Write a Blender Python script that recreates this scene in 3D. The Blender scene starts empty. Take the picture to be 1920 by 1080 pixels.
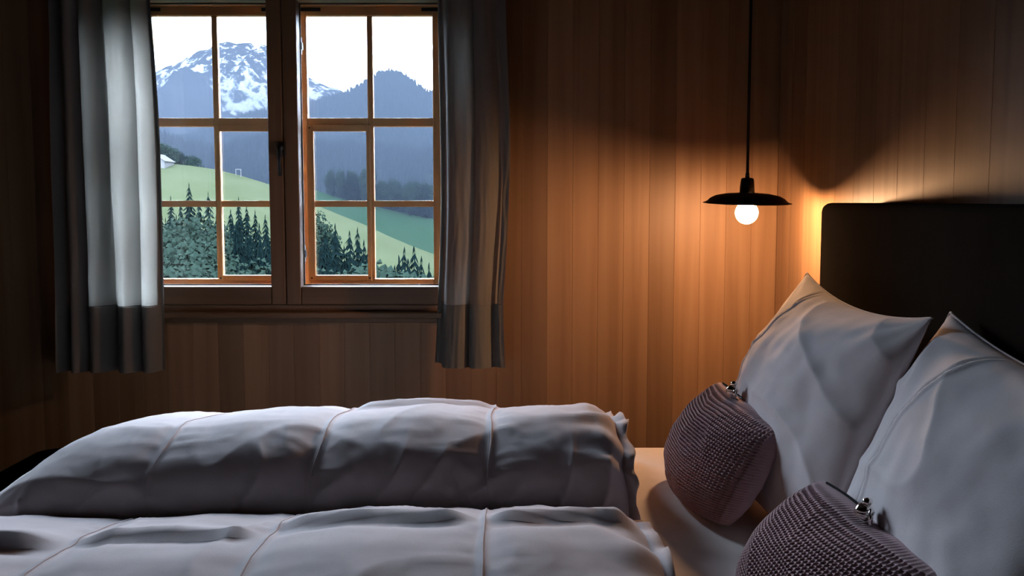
import bpy, bmesh, math, random
from mathutils import Vector, Matrix, noise

# ------------------------------------------------------------------ camera, world, exposure
scene = bpy.context.scene
C = scene.collection
F = 1920 * 35.0 / 36.0
PITCH = math.atan(165.0 / F)
CAMZ = 1.22
cam_data = bpy.data.cameras.new('camera')
cam_data.lens = 35.0
cam_data.sensor_width = 36.0
cam_data.clip_start = 0.02
cam_data.clip_end = 30000
cam = bpy.data.objects.new('camera', cam_data)
C.objects.link(cam)
cam.location = (0, 0, CAMZ)
cam.rotation_euler = (math.pi / 2 - PITCH, 0, 0)
scene.camera = cam

SKY = 105.0
LAMP = 510.0
world = bpy.data.worlds.new('sky')
scene.world = world
world.use_nodes = True
wb = world.node_tree.nodes['Background']
wb.inputs['Color'].default_value = (0.68, 0.79, 1.0, 1)
wb.inputs['Strength'].default_value = SKY

vs = scene.view_settings
vs.view_transform = 'Standard'
vs.look = 'None'
vs.gamma = 1.0
vs.use_curve_mapping = False
vs.exposure = 0.0
cy = scene.cycles
cy.use_denoising = True
cy.max_bounces = 10
cy.diffuse_bounces = 5
cy.transparent_max_bounces = 24
cy.volume_bounces = 0
cy.sample_clamp_indirect = 60.0
cy.adaptive_threshold = 0.02
cy.caustics_reflective = False
cy.caustics_refractive = False


# ------------------------------------------------------------------ helpers
def ray(px, py):
    u = (px - 960) / F
    v = (540 - py) / F
    s, c = math.sin(PITCH), math.cos(PITCH)
    return Vector((u, c + v * s, -s + v * c))


def at(px, py, Y):
    d = ray(px, py)
    return Vector((0, 0, CAMZ)) + d * (Y / d.y)


def atz(px, py, z):
    d = ray(px, py)
    return Vector((0, 0, CAMZ)) + d * ((z - CAMZ) / d.z)


def lerp(a, b, t):
    return a + (b - a) * t


def smooth(a, b, x):
    t = max(0.0, min(1.0, (x - a) / (b - a)))
    return t * t * (3 - 2 * t)


def interp(tab, x):
    if x <= tab[0][0]:
        return tab[0][1]
    for (x0, y0), (x1, y1) in zip(tab, tab[1:]):
        if x <= x1:
            t = (x - x0) / (x1 - x0)
            return y0 + (y1 - y0) * t
    return tab[-1][1]


def sinterp(tab, x):
    """Catmull-Rom through the table"""
    if x <= tab[0][0]:
        return tab[0][1]
    if x >= tab[-1][0]:
        return tab[-1][1]
    for i in range(len(tab) - 1):
        if x <= tab[i + 1][0]:
            x0, y0 = tab[i]
            x1, y1 = tab[i + 1]
            m0 = (tab[i + 1][1] - tab[i - 1][1]) / (tab[i + 1][0] - tab[i - 1][0]) if i > 0 else (y1 - y0) / (x1 - x0)
            m1 = (tab[i + 2][1] - tab[i][1]) / (tab[i + 2][0] - tab[i][0]) if i + 2 < len(tab) else (y1 - y0) / (x1 - x0)
            h = x1 - x0
            t = (x - x0) / h
            t2, t3 = t * t, t * t * t
            return (2 * t3 - 3 * t2 + 1) * y0 + (t3 - 2 * t2 + t) * h * m0 + (-2 * t3 + 3 * t2) * y1 + (t3 - t2) * h * m1


def tag(o, label=None, cat=None, group=None, kind=None):
    if label:
        o['label'] = label
    if cat:
        o['category'] = cat
    if group:
        o['group'] = group
    if kind:
        o['kind'] = kind
    return o


def empty(name, loc=(0, 0, 0), parent=None):
    o = bpy.data.objects.new(name, None)
    C.objects.link(o)
    o.location = loc
    o.empty_display_size = 0.05
    if parent:
        o.parent = parent
    return o


def link(name, me, mat=None, parent=None, loc=None):
    o = bpy.data.objects.new(name, me)
    C.objects.link(o)
    if mat is not None and len(me.materials) == 0:
        me.materials.append(mat)
    if parent is not None:
        o.parent = parent
        bpy.context.view_layer.update()
        o.matrix_parent_inverse = parent.matrix_world.inverted()
    if loc is not None:
        o.location = loc
    return o


class MB:
    """collects vertices and faces of one mesh"""
    def __init__(self):
        self.v, self.f = [], []

    def box(self, x0, x1, y0, y1, z0, z1):
        b = len(self.v)
        self.v += [(x0, y0, z0), (x1, y0, z0), (x1, y1, z0), (x0, y1, z0), (x0, y0, z1), (x1, y0, z1), (x1, y1, z1), (x0, y1, z1)]
        self.f += [tuple(b + i for i in q) for q in ((3, 2, 1, 0), (4, 5, 6, 7), (0, 1, 5, 4), (1, 2, 6, 5), (2, 3, 7, 6), (3, 0, 4, 7))]
        return self

    def lathe(self, prof, n=48, c=(0, 0, 0)):
        b = len(self.v)
        for r, z in prof:
            for k in range(n):
                a = 2 * math.pi * k / n
                self.v.append((c[0] + r * math.cos(a), c[1] + r * math.sin(a), c[2] + z))
        m = len(prof)
        for i in range(m - 1):
            for k in range(n):
                k2 = (k + 1) % n
                self.f.append((b + i * n + k, b + i * n + k2, b + (i + 1) * n + k2, b + (i + 1) * n + k))
        return self

    def tube(self, pts, r, n=8):
        b = len(self.v)
        pts = [Vector(p) for p in pts]
        for i, p in enumerate(pts):
            d = (pts[min(i + 1, len(pts) - 1)] - pts[max(i - 1, 0)]).normalized()
            up = Vector((0, 0, 1)) if abs(d.z) < 0.9 else Vector((1, 0, 0))
            s = d.cross(up).normalized()
            t = d.cross(s)
            rr = r[i] if isinstance(r, (list, tuple)) else r
            for k in range(n):
                a = 2 * math.pi * k / n
                self.v.append(tuple(p + (s * math.cos(a) + t * math.sin(a)) * rr))
        for i in range(len(pts) - 1):
            for k in range(n):
                k2 = (k + 1) % n
                self.f.append((b + i * n + k, b + i * n + k2, b + (i + 1) * n + k2, b + (i + 1) * n + k))
        self.f.append(tuple(b + k for k in range(n)))
        self.f.append(tuple(b + (len(pts) - 1) * n + k for k in reversed(range(n))))
        return self

    def mesh(self, name, smooth_=False):
        me = bpy.data.meshes.new(name)
        me.from_pydata(self.v, [], self.f)
        me.update()
        bm = bmesh.new()
        bm.from_mesh(me)
        bmesh.ops.recalc_face_normals(bm, faces=bm.faces)
        bm.to_mesh(me)
        bm.free()
        if smooth_:
            for p in me.polygons:
                p.use_smooth = True
        return me

    def build(self, name, mat, parent=None, bevel=0.0, smooth_=False, seg=2):
        me = self.mesh(name, smooth_)
        o = link(name, me, mat, parent)
        if bevel:
            m = o.modifiers.new('bevel', 'BEVEL')
            m.width = bevel
            m.segments = seg
            m.limit_method = 'ANGLE'
            m.angle_limit = math.radians(40)
        return o


# ------------------------------------------------------------------ materials
def mat(name, color=(0.8, 0.8, 0.8), rough=0.6, spec=0.5, metal=0.0):
    m = bpy.data.materials.new(name)
    m.use_nodes = True
    b = m.node_tree.nodes['Principled BSDF']
    b.inputs['Base Color'].default_value = (*color, 1)
    b.inputs['Roughness'].default_value = rough
    b.inputs['Metallic'].default_value = metal
    b.inputs['Specular IOR Level'].default_value = spec
    return m, m.node_tree, b


def node(nt, typ, **kw):
    n = nt.nodes.new(typ)
    for k, v in kw.items():
        setattr(n, k, v)
    return n


def ramp(nt, stops):
    r = node(nt, 'ShaderNodeValToRGB')
    e = r.color_ramp.elements
    while len(e) < len(stops):
        e.new(0.5)
    for el, (p, c) in zip(e, stops):
        el.position = p
        el.color = (*c, 1)
    return r


def math_node(nt, op, a, b=None):
    n = node(nt, 'ShaderNodeMath', operation=op)
    for i, x in enumerate((a, b)):
        if x is None:
            continue
        if isinstance(x, (int, float)):
            n.inputs[i].default_value = x
        else:
            nt.links.new(x, n.inputs[i])
    return n.outputs[0]


def wood(name, dark, mid, light, axis='z', scale=1.0, rough=0.5, vary=0.35):
    m, nt, b = mat(name, mid, rough, 0.3)
    tc = node(nt, 'ShaderNodeTexCoord')
    mp = node(nt, 'ShaderNodeMapping')
    sc = {'z': (24, 24, 0.7), 'x': (0.7, 24, 24), 'y': (24, 0.7, 24)}[axis]
    mp.inputs['Scale'].default_value = tuple(s * scale for s in sc)
    oi = node(nt, 'ShaderNodeObjectInfo')
    off = node(nt, 'ShaderNodeVectorMath', operation='SCALE')
    off.inputs[0].default_value = (13.7, 7.1, 9.3)
    nt.links.new(oi.outputs['Random'], off.inputs['Scale'])
    nt.links.new(tc.outputs['Object'], mp.inputs['Vector'])
    nt.links.new(off.outputs[0], mp.inputs['Location'])
    n1 = node(nt, 'ShaderNodeTexNoise')
    n1.inputs['Scale'].default_value = 1.0
    n1.inputs['Detail'].default_value = 5
    n1.inputs['Distortion'].default_value = 0.6
    nt.links.new(mp.outputs[0], n1.inputs['Vector'])
    r = ramp(nt, [(0.25, dark), (0.5, mid), (0.75, light)])
    nt.links.new(n1.outputs['Fac'], r.inputs['Fac'])
    hv = node(nt, 'ShaderNodeHueSaturation')
    v = math_node(nt, 'ADD', math_node(nt, 'MULTIPLY', oi.outputs['Random'], vary), 1.0 - vary / 2)
    nt.links.new(v, hv.inputs['Value'])
    nt.links.new(r.outputs[0], hv.inputs['Color'])
    nt.links.new(hv.outputs[0], b.inputs['Base Color'])
    bp = node(nt, 'ShaderNodeBump')
    bp.inputs['Strength'].default_value = 0.12
    bp.inputs['Distance'].default_value = 0.002
    nt.links.new(n1.outputs['Fac'], bp.inputs['Height'])
    nt.links.new(bp.outputs[0], b.inputs['Normal'])
    return m


def linen(name, color, trans=0.0, weave=900, rough=0.9, bump=0.25, tcol=None):
    m, nt, b = mat(name, color, rough, 0.15 if color[0] > 0.1 else 0.0)
    b.inputs['Sheen Weight'].default_value = 0.15 if color[0] > 0.1 else 0.0
    tc = node(nt, 'ShaderNodeTexCoord')
    n = node(nt, 'ShaderNodeTexNoise')
    n.inputs['Scale'].default_value = 14
    n.inputs['Detail'].default_value = 6
    nt.links.new(tc.outputs['Object'], n.inputs['Vector'])
    n2 = node(nt, 'ShaderNodeTexNoise')
    n2.inputs['Scale'].default_value = weave
    n2.inputs['Detail'].default_value = 2
    nt.links.new(tc.outputs['Object'], n2.inputs['Vector'])
    lo = tuple(c * 0.86 for c in color)
    hi = tuple(min(1, c * 1.08) for c in color)
    r = ramp(nt, [(0.3, lo), (0.7, hi)])
    mixf = math_node(nt, 'ADD', math_node(nt, 'MULTIPLY', n.outputs['Fac'], 0.5), math_node(nt, 'MULTIPLY', n2.outputs['Fac'], 0.5))
    nt.links.new(mixf, r.inputs['Fac'])
    nt.links.new(r.outputs[0], b.inputs['Base Color'])
    bp = node(nt, 'ShaderNodeBump')
    bp.inputs['Strength'].default_value = bump
    bp.inputs['Distance'].default_value = 0.004
    h = math_node(nt, 'ADD', math_node(nt, 'MULTIPLY', n2.outputs['Fac'], 0.25), n.outputs['Fac'])
    nt.links.new(h, bp.inputs['Height'])
    nt.links.new(bp.outputs[0], b.inputs['Normal'])
    if trans:
        t = node(nt, 'ShaderNodeBsdfTranslucent')
        t.inputs['Color'].default_value = (*(tcol or color), 1)
        mx = node(nt, 'ShaderNodeMixShader')
        mx.inputs[0].default_value = trans
        nt.links.new(b.outputs[0], mx.inputs[1])
        nt.links.new(t.outputs[0], mx.inputs[2])
        nt.links.new(mx.outputs[0], nt.nodes['Material Output'].inputs['Surface'])
    return m


M = {}
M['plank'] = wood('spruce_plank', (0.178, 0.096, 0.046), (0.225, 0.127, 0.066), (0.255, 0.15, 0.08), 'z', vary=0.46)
M['dark_wood'] = wood('dark_boarding', (0.03, 0.02, 0.014), (0.045, 0.03, 0.02), (0.055, 0.037, 0.025), 'z')  # unseen walls and ceiling, coloured dark to hold down bounced light
M['frame_z'] = wood('frame_wood_upright', (0.10, 0.056, 0.03), (0.14, 0.08, 0.043), (0.17, 0.10, 0.055), 'z', vary=0.1)
M['frame_x'] = wood('frame_wood_level', (0.10, 0.056, 0.03), (0.14, 0.08, 0.043), (0.17, 0.10, 0.055), 'x', vary=0.1)
M['larch_z'] = wood('outer_sash_upright', (0.66, 0.34, 0.14), (0.76, 0.42, 0.19), (0.82, 0.48, 0.23), 'z', vary=0.08)
M['larch_x'] = wood('outer_sash_level', (0.66, 0.34, 0.14), (0.76, 0.42, 0.19), (0.82, 0.48, 0.23), 'x', vary=0.08)
M['floor'] = wood('floor_wood', (0.05, 0.032, 0.02), (0.07, 0.045, 0.028), (0.085, 0.055, 0.035), 'x', 0.6)
M['iron'] = mat('black_iron', (0.012, 0.012, 0.012), 0.5, 0.4)[0]
M['seal'] = mat('rubber_seal', (0.015, 0.016, 0.018), 0.8)[0]
M['steel'] = mat('brushed_steel', (0.62, 0.6, 0.58), 0.3, 0.5, 1.0)[0]
M['silver'] = mat('polished_silver', (0.8, 0.78, 0.75), 0.12, 0.5, 1.0)[0]
M['shade'] = mat('black_enamel', (0.010, 0.009, 0.008), 0.38, 0.4)[0]
M['cord'] = mat('black_fabric_cord', (0.010, 0.009, 0.009), 0.9, 0.1)[0]
M['headboard'] = linen('dark_brown_upholstery', (0.030, 0.025, 0.020), 0, 700, 0.95, 0.35)
M['linen'] = linen('washed_linen', (0.59, 0.515, 0.52))
M['pillow'] = linen('grey_washed_linen', (0.83, 0.765, 0.775))
M['sheet'] = linen('cotton_sheet', (0.80, 0.74, 0.70), 0, 1200, 0.85, 0.08)
M['curtain'] = linen('linen_curtain', (0.18, 0.172, 0.16), 0.38, 600, 0.95, 0.2, (0.46, 0.435, 0.385))
M['hem'] = linen('linen_hem', (0.18, 0.172, 0.16), 0.06, 600, 0.95, 0.2)
M['waffle'] = linen('mauve_waffle_knit', (0.53, 0.35, 0.37), 0, 1100, 0.95, 0.1)

g, nt, b = mat('window_glass')
nt.nodes.remove(b)
tr = node(nt, 'ShaderNodeBsdfTransparent')
tr.inputs['Color'].default_value = (0.97, 0.985, 0.98, 1)
gl = node(nt, 'ShaderNodeBsdfGlossy')
gl.inputs['Roughness'].default_value = 0.0
fr = node(nt, 'ShaderNodeFresnel')
fr.inputs['IOR'].default_value = 1.45
mx = node(nt, 'ShaderNodeMixShader')
nt.links.new(fr.outputs[0], mx.inputs[0])
nt.links.new(tr.outputs[0], mx.inputs[1])
nt.links.new(gl.outputs[0], mx.inputs[2])
nt.links.new(mx.outputs[0], nt.nodes['Material Output'].inputs['Surface'])
M['glass'] = g

bm_, nt, b = mat('bulb_glow', (1, 0.9, 0.75))
b.inputs['Emission Color'].default_value = (1.0, 0.545, 0.27, 1)
b.inputs['Emission Strength'].default_value = LAMP
M['bulb'] = bm_

# ------------------------------------------------------------------ the room
YW = 3.39           # face of the window wall
XR = 0.90           # face of the wall behind the headboard
XL, YF, ZC = -2.9, -1.3, 2.28
XC = at(551, 300, 3.547).x            # centre line of the window
OPN = 0.555                           # half width of the hole in the wall
ZB = at(532, 586, YW).z               # bottom of hole
ZT = at(532, -40, YW).z               # top of hole


def plank_mesh(name, w, h, d=0.018, ch=0.0008):
    """upright board lying in XZ, face towards -Y, chamfered long edges, origin at its foot centre"""
    mb = MB()
    prof = [(-w / 2, 0), (-w / 2, -d + ch), (-w / 2 + ch, -d), (w / 2 - ch, -d), (w / 2, -d + ch), (w / 2, 0)]
    for z in (0, h):
        for x, y in prof:
            mb.v.append((x, y, z))
    n = len(prof)
    for i in range(n):
        j = (i + 1) % n
        mb.f.append((i, j, n + j, n + i))
    mb.f.append(tuple(range(n)))
    mb.f.append(tuple(n + i for i in reversed(range(n))))
    me = mb.mesh(name)
    me.materials.append(M['plank'])
    return me


wb_ = MB()
D0, D1 = YW + 0.018, YW + 0.30
wb_.box(XL - 0.1, XC - OPN, D0, D1, 0, ZC)
wb_.box(XC + OPN, XR + 0.1, D0, D1, 0, ZC)
wb_.box(XC - OPN, XC + OPN, D0, D1, 0, ZB)
wb_.box(XC - OPN, XC + OPN, D0, D1, ZT, ZC)
wall_back = tag(wb_.build('wall_back', M['plank']), 'spruce boarded wall around the window', 'wall', kind='structure')
PW = 0.0868
full, low, high = plank_mesh('plank', PW - 0.0002, ZC), plank_mesh('plank', PW - 0.0002, ZB), plank_mesh('plank', PW - 0.0002, ZC - ZT)
x = XR - PW / 2
while x > XL:
    over = XC - OPN < x + PW / 2 and x - PW / 2 < XC + OPN
    inside = XC - OPN <= x - PW / 2 + 0.001 and x + PW / 2 - 0.001 <= XC + OPN
    if not over:
        link('plank', full, None, wall_back, (x, D0, 0))
    elif inside:
        link('plank', low, None, wall_back, (x, D0, 0))
        link('plank', high, None, wall_back, (x, D0, ZT))
    else:
        # board notched round the opening: narrow upright beside it, full pieces below and above
        link('plank', low, None, wall_back, (x, D0, 0))
        link('plank', high, None, wall_back, (x, D0, ZT))
        if x < XC:
            a, c = x - PW / 2, XC - OPN
        else:
            a, c = XC + OPN, x + PW / 2
        if c - a > 0.006:
            link('plank', plank_mesh('plank', c - a - 0.0008, ZT - ZB), None, wall_back, ((a + c) / 2, D0, ZB))
    x -= PW

wr = MB().box(XR + 0.018, XR + 0.2, YF - 0.1, D0, 0, ZC)
wall_right = tag(wr.build('wall_right', M['plank']), 'spruce boarded wall behind the headboard', 'wall', kind='structure')
PR = 0.15
rp = plank_mesh('plank', PR - 0.0002, ZC)
y = YW - 0.0005 - PR / 2
while y > YF:
    o = link('plank', rp, None, wall_right, (XR + 0.018, y, 0))
    o.rotation_euler = (0, 0, -math.pi / 2)
    y -= PR

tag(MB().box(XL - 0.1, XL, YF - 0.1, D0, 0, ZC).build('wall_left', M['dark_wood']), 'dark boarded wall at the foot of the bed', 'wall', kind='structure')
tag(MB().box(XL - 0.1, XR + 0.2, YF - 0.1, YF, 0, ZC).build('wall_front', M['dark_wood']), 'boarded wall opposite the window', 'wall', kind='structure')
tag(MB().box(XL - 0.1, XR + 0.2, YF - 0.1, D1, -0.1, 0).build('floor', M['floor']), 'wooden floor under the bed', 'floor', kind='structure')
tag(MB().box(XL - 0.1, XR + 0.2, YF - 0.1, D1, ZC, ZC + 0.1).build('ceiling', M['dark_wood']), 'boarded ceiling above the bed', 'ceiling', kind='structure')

# ------------------------------------------------------------------ the double window
win = tag(empty('window_1', (XC, YW, ZB)), 'wooden double window with small outer panes and a mountain view', 'window', kind='structure')
IH = 0.535                            # half width of the inner opening
izb = at(532, 537, YW).z              # bottom edge of the inner panes
izt = at(532, 1, YW).z                # top edge of the inner panes
icl = at(505, 300, YW).x              # left / right edge of the middle stiles
icr = at(561, 300, YW).x
icm = (icl + icr) / 2
frz0 = at(532, 571, YW).z             # foot of the casement rails
IY0, IY1 = YW - 0.012, YW + 0.040     # casement depth


def casement(x0, x1, gx0, gx1, handle_at=None):
    cs = empty('inner_casement', ((x0 + x1) / 2, IY0, frz0), win)
    cs.matrix_parent_inverse = Matrix.Translation(-win.location)
    MB().box(x0, gx0, IY0, IY1, frz0, izt + 0.06).build('stile', M['frame_z'], cs, 0.004)
    MB().box(gx1, x1, IY0, IY1, frz0, izt + 0.06).build('stile', M['frame_z'], cs, 0.004)
    MB().box(gx0, gx1, IY0 + 0.001, IY1, frz0, izb).build('bottom_rail', M['frame_x'], cs, 0.004)
    MB().box(gx0, gx1, IY0 + 0.001, IY1, izt, izt + 0.06).build('top_rail', M['frame_x'], cs, 0.004)
    MB().box(gx0 - 0.004, gx1 + 0.004, IY1 - 0.017, IY1 - 0.013, izb - 0.004, izt + 0.004).build('glass_pane', M['glass'], cs)
    s = MB()
    for (a, b_, c, d) in ((gx0, gx0 + 0.004, izb, izt), (gx1 - 0.004, gx1, izb, izt), (gx0, gx1, izb, izb + 0.004), (gx0, gx1, izt - 0.004, izt)):
        s.box(a, b_, IY1 + 0.0005, IY1 + 0.007, c, d)
    s.build('rubber_seal', M['seal'], cs)
    return cs


c1 = casement(XC - IH - 0.045, icm - 0.0008, XC - IH, icl)
c2 = casement(icm + 0.0008, XC + IH + 0.045, icr, XC + IH)
# lever handle on the middle stiles
hz = at(531, 283, YW).z
hx = at(531, 283, YW).x
h = MB()
h.box(hx - 0.013, hx + 0.013, IY0 - 0.010, IY0, hz - 0.020, hz + 0.028)
h.tube([(hx, IY0 - 0.008, hz + 0.008), (hx, IY0 - 0.04, hz + 0.008)], 0.009, 12)
h.build('casement_handle', M['iron'], c2, 0.003)
MB().tube([(hx, IY0 - 0.038, hz + 0.014), (hx, IY0 - 0.041, hz - 0.03), (hx, IY0 - 0.038, hz - 0.085)], [0.010, 0.008, 0.0075], 12).build('handle_lever', M['iron'], c2, 0, True)
# small latches on the hinge side of the sash edge
for (px, py) in ((569, 85), (578, 476)):
    p = at(px, py, IY1)
    MB().tube([(icr + 0.0015, IY1 + 0.014, p.z - 0.028), (icr + 0.0015, IY1 + 0.014, p.z + 0.028)], 0.0045, 8).build('latch', M['steel'], c2)
    MB().box(icr - 0.001, icr + 0.006, IY1 + 0.008, IY1 + 0.03, p.z - 0.012, p.z + 0.012).build('latch_plate', M['iron'], c2)

# fixed frame and sill
sill_t = at(532, 585, YW - 0.03).z
sill_b = at(532, 600, YW - 0.03).z
fx = MB()
fx.box(XC - OPN - 0.03, XC + OPN + 0.03, YW - 0.001, YW + 0.05, sill_t - 0.004, frz0 - 0.0015)
fx.build('frame_rail', M['frame_x'], win, 0.002)
MB().box(XC - OPN - 0.04, XC + OPN + 0.04, YW - 0.034, YW + 0.02, sill_b + 0.004, sill_t).build('sill_board', M['frame_x'], win, 0.006, seg=3)
MB().box(XC - OPN - 0.03, XC + OPN + 0.03, YW - 0.014, YW + 0.01, sill_b - 0.012, sill_b + 0.006).build('sill_apron', M['frame_x'], win, 0.003)
for s_ in (-1, 1):
    a, c = sorted((XC + s_ * (IH + 0.047), XC + s_ * (OPN + 0.055)))
    MB().box(a, c, YW - 0.014, YW + 0.03, frz0 - 0.002, izt + 0.11).build('side_casing', M['frame_z'], win, 0.004)
MB().box(XC - OPN - 0.055, XC + OPN + 0.055, YW - 0.014, YW + 0.03, izt + 0.062, izt + 0.15).build('head_casing', M['frame_x'], win, 0.004)

# lining between the inner and the outer sashes
OY = 3.547
LN = 0.542
lz0 = at(551, 533, OY).z - 0.012
lz1 = at(551, 3, OY).z
MB().box(XC - LN - 0.013, XC - LN, YW + 0.041, OY + 0.05, lz0 - 0.013, lz1 + 0.1).build('reveal_board', M['larch_z'], win)
MB().box(XC + LN, XC + LN + 0.013, YW + 0.041, OY + 0.05, lz0 - 0.013, lz1 + 0.1).build('reveal_board', M['larch_z'], win)
MB().box(XC - LN, XC + LN, YW + 0.041, OY + 0.05, lz0 - 0.013, lz0).build('reveal_board', M['larch_x'], win)
MB().box(XC - LN, XC + LN, YW + 0.041, OY + 0.05, lz1 + 0.02, lz1 + 0.04).build('reveal_board', M['larch_x'], win)
MB().box(icm - 0.035, icm + 0.035, YW + 0.042, OY - 0.03, lz0, lz1 + 0.02).build('middle_post', M['frame_z'], win)
MB().box(XC - LN, XC + LN, OY - 0.02, OY, at(551, 10, OY - 0.02).z, lz1 + 0.02).build('head_stop', M['larch_x'], win, 0.003)

# outer casements: two columns and three rows of panes, with a little sliding light near the middle
pxl = [(290, 405), (414, 524)]
pxr = [(578, 689), (701, 812)]
oz = lambda py: at(551, py, OY).z
ox = lambda px: at(px, 300, OY).x
TZ, B1T, B1B, B2T, B2B, BZ = oz(29), oz(221), oz(237), oz(376), oz(388), oz(523)


def outer_casement(side):
    o = empty('outer_casement', (XC + side * 0.27, OY, lz0), win)
    o.matrix_parent_inverse = Matrix.Translation(-win.location)
    inner = XC + side * 0.018          # meeting edge
    outer = XC + side * (LN - 0.002)
    gi = XC + side * (abs(ox(578) - XC))     # glass edge near the middle
    m0 = XC + side * (abs(ox(690) - XC))     # muntin edges
    m1 = XC + side * (abs(ox(700.5) - XC))
    go = XC + side * (abs(ox(812) - XC))
    y0, y1 = OY, OY + 0.034

    def bar(nm, xa, xb, z0, z1, ma, ya=y0, yb=y1, bv=0.003):
        a, c = sorted((xa, xb))
        return MB().box(a, c, ya, yb, z0, z1).build(nm, M[ma], o, bv)
    bar('stile', inner, gi, BZ - 0.03, TZ + 0.05, 'larch_z')
    bar('stile', go, outer, BZ - 0.03, TZ + 0.05, 'larch_z')
    bar('top_rail', gi, go, TZ, TZ + 0.05, 'larch_x', y0 + 0.0005)
    bar('bottom_rail', gi, go, BZ - 0.025, BZ, 'larch_x', y0 + 0.0005)
    bar('muntin', m0, m1, BZ, TZ, 'larch_z', y0 + 0.004, y1 - 0.004)
    bar('muntin', gi, m0, B1B, B1T, 'larch_x', y0 + 0.002, y1 - 0.002)
    bar('muntin', m1, go, B1B, B1T, 'larch_x', y0 + 0.002, y1 - 0.002)
    bar('muntin', gi, m0, B2B, B2T, 'larch_x', y0 + 0.005, y1 - 0.004)
    bar('muntin', m1, go, B2B, B2T, 'larch_x', y0 + 0.005, y1 - 0.004)
    # sliding light
    t = 0.0185
    s0, s1 = gi - side * 0.004, m0 + side * 0.010
    zt, zb = B1B + 0.004, BZ - 0.006
    ya, yb = y0 - 0.012, y0 + 0.004
    bar('sliding_light_stile', s0, gi + side * t * 1.15, zb, zt, 'larch_z', ya, yb, 0.002)
    bar('sliding_light_stile', m0 - side * 0.004, s1, zb, zt, 'larch_z', ya, yb, 0.002)
    bar('sliding_light_rail', gi + side * t * 1.15, m0 - side * 0.004, zt - 0.022, zt, 'larch_x', ya, yb, 0.002)
    bar('sliding_light_rail', gi + side * t * 1.15, m0 - side * 0.004, zb, zb + 0.020, 'larch_x', ya, yb, 0.002)
    for (xa, xb) in ((gi, m0), (m1, go)):
        a, c = sorted((xa, xb))
        for (z0, z1) in ((B1T, TZ), (B2T, B1B), (BZ, B2B)):
            MB().box(a - 0.003, c + 0.003, y0 + 0.015, y0 + 0.018, z0 - 0.003, z1 + 0.003).build('pane', M['glass'], o)
    # black strap hinges on the top rail
    hzz = oz(18)
    for (xa, xb) in ((inner, inner + side * 0.085), (outer, outer - side * 0.085)):
        a, c = sorted((xa, xb))
        MB().box(a, c, y0 - 0.004, y0 + 0.001, hzz - 0.006, hzz + 0.006).build('strap_hinge', M['iron'], o, 0.001)
    # pegs of the sliding light
    for (xx, zz) in ((gi + side * 0.008, zt - 0.01), (gi + side * 0.008, zb + 0.01), (m0 + side * 0.003, zb + 0.01)):
        MB().tube([(xx, ya - 0.0012, zz), (xx, ya + 0.002, zz)], 0.0032, 8).build('peg', M['iron'], o)
    return o


outer_casement(-1)
outer_casement(1)

# sampling guide for daylight through the opening (gives no light of its own)
pl = bpy.data.lights.new('window_portal', 'AREA')
pl.shape = 'RECTANGLE'
pl.size, pl.size_y = 2 * IH + 0.1, izt - izb + 0.1
pl.cycles.is_portal = True
po = bpy.data.objects.new('window_portal', pl)
C.objects.link(po)
po.location = (XC, YW + 0.06, (izt + izb) / 2)
po.rotation_euler = (-math.pi / 2, 0, 0)

# ------------------------------------------------------------------ bed
ZM = 0.60
XH = 0.765                                # front of the headboard
bed = tag(empty('bed', (-0.2, 1.6, 0)), 'wide bed with a tall dark brown upholstered headboard', 'bed')
hb = MB().box(XH, XR - 0.003, 0.62, 2.485, 0.12, 1.213).build('headboard', M['headboard'], bed, 0.022, True, 4)
MB().box(-1.12, XH - 0.003, 0.70, 2.50, 0.12, 0.34).build('box_base', M['headboard'], bed, 0.02, True, 3)
for (lx, ly) in ((-1.05, 0.78), (-1.05, 2.42), (0.68, 0.78), (0.68, 2.42)):
    MB().lathe([(0.0, 0.0), (0.02, 0.0), (0.03, 0.121), (0.0, 0.121)], 16, (lx, ly, 0)).build('leg', M['iron'], bed)
ms = MB().box(-1.12, XH - 0.006, 0.70, 2.50, 0.341, ZM).build('mattress', M['sheet'], None, 0.05, True, 5)
tag(ms, 'mattress under a smooth pale fitted sheet', 'mattress')


def nz(x, y, z=0.0):
    return noise.noise(Vector((x, y, z)))


def ridged(x, y, z=0.0):
    return 1.0 - abs(noise.noise(Vector((x, y, z)))) * 2.0


SEAMS = (-0.965, -0.66, -0.362, -0.042)


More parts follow.
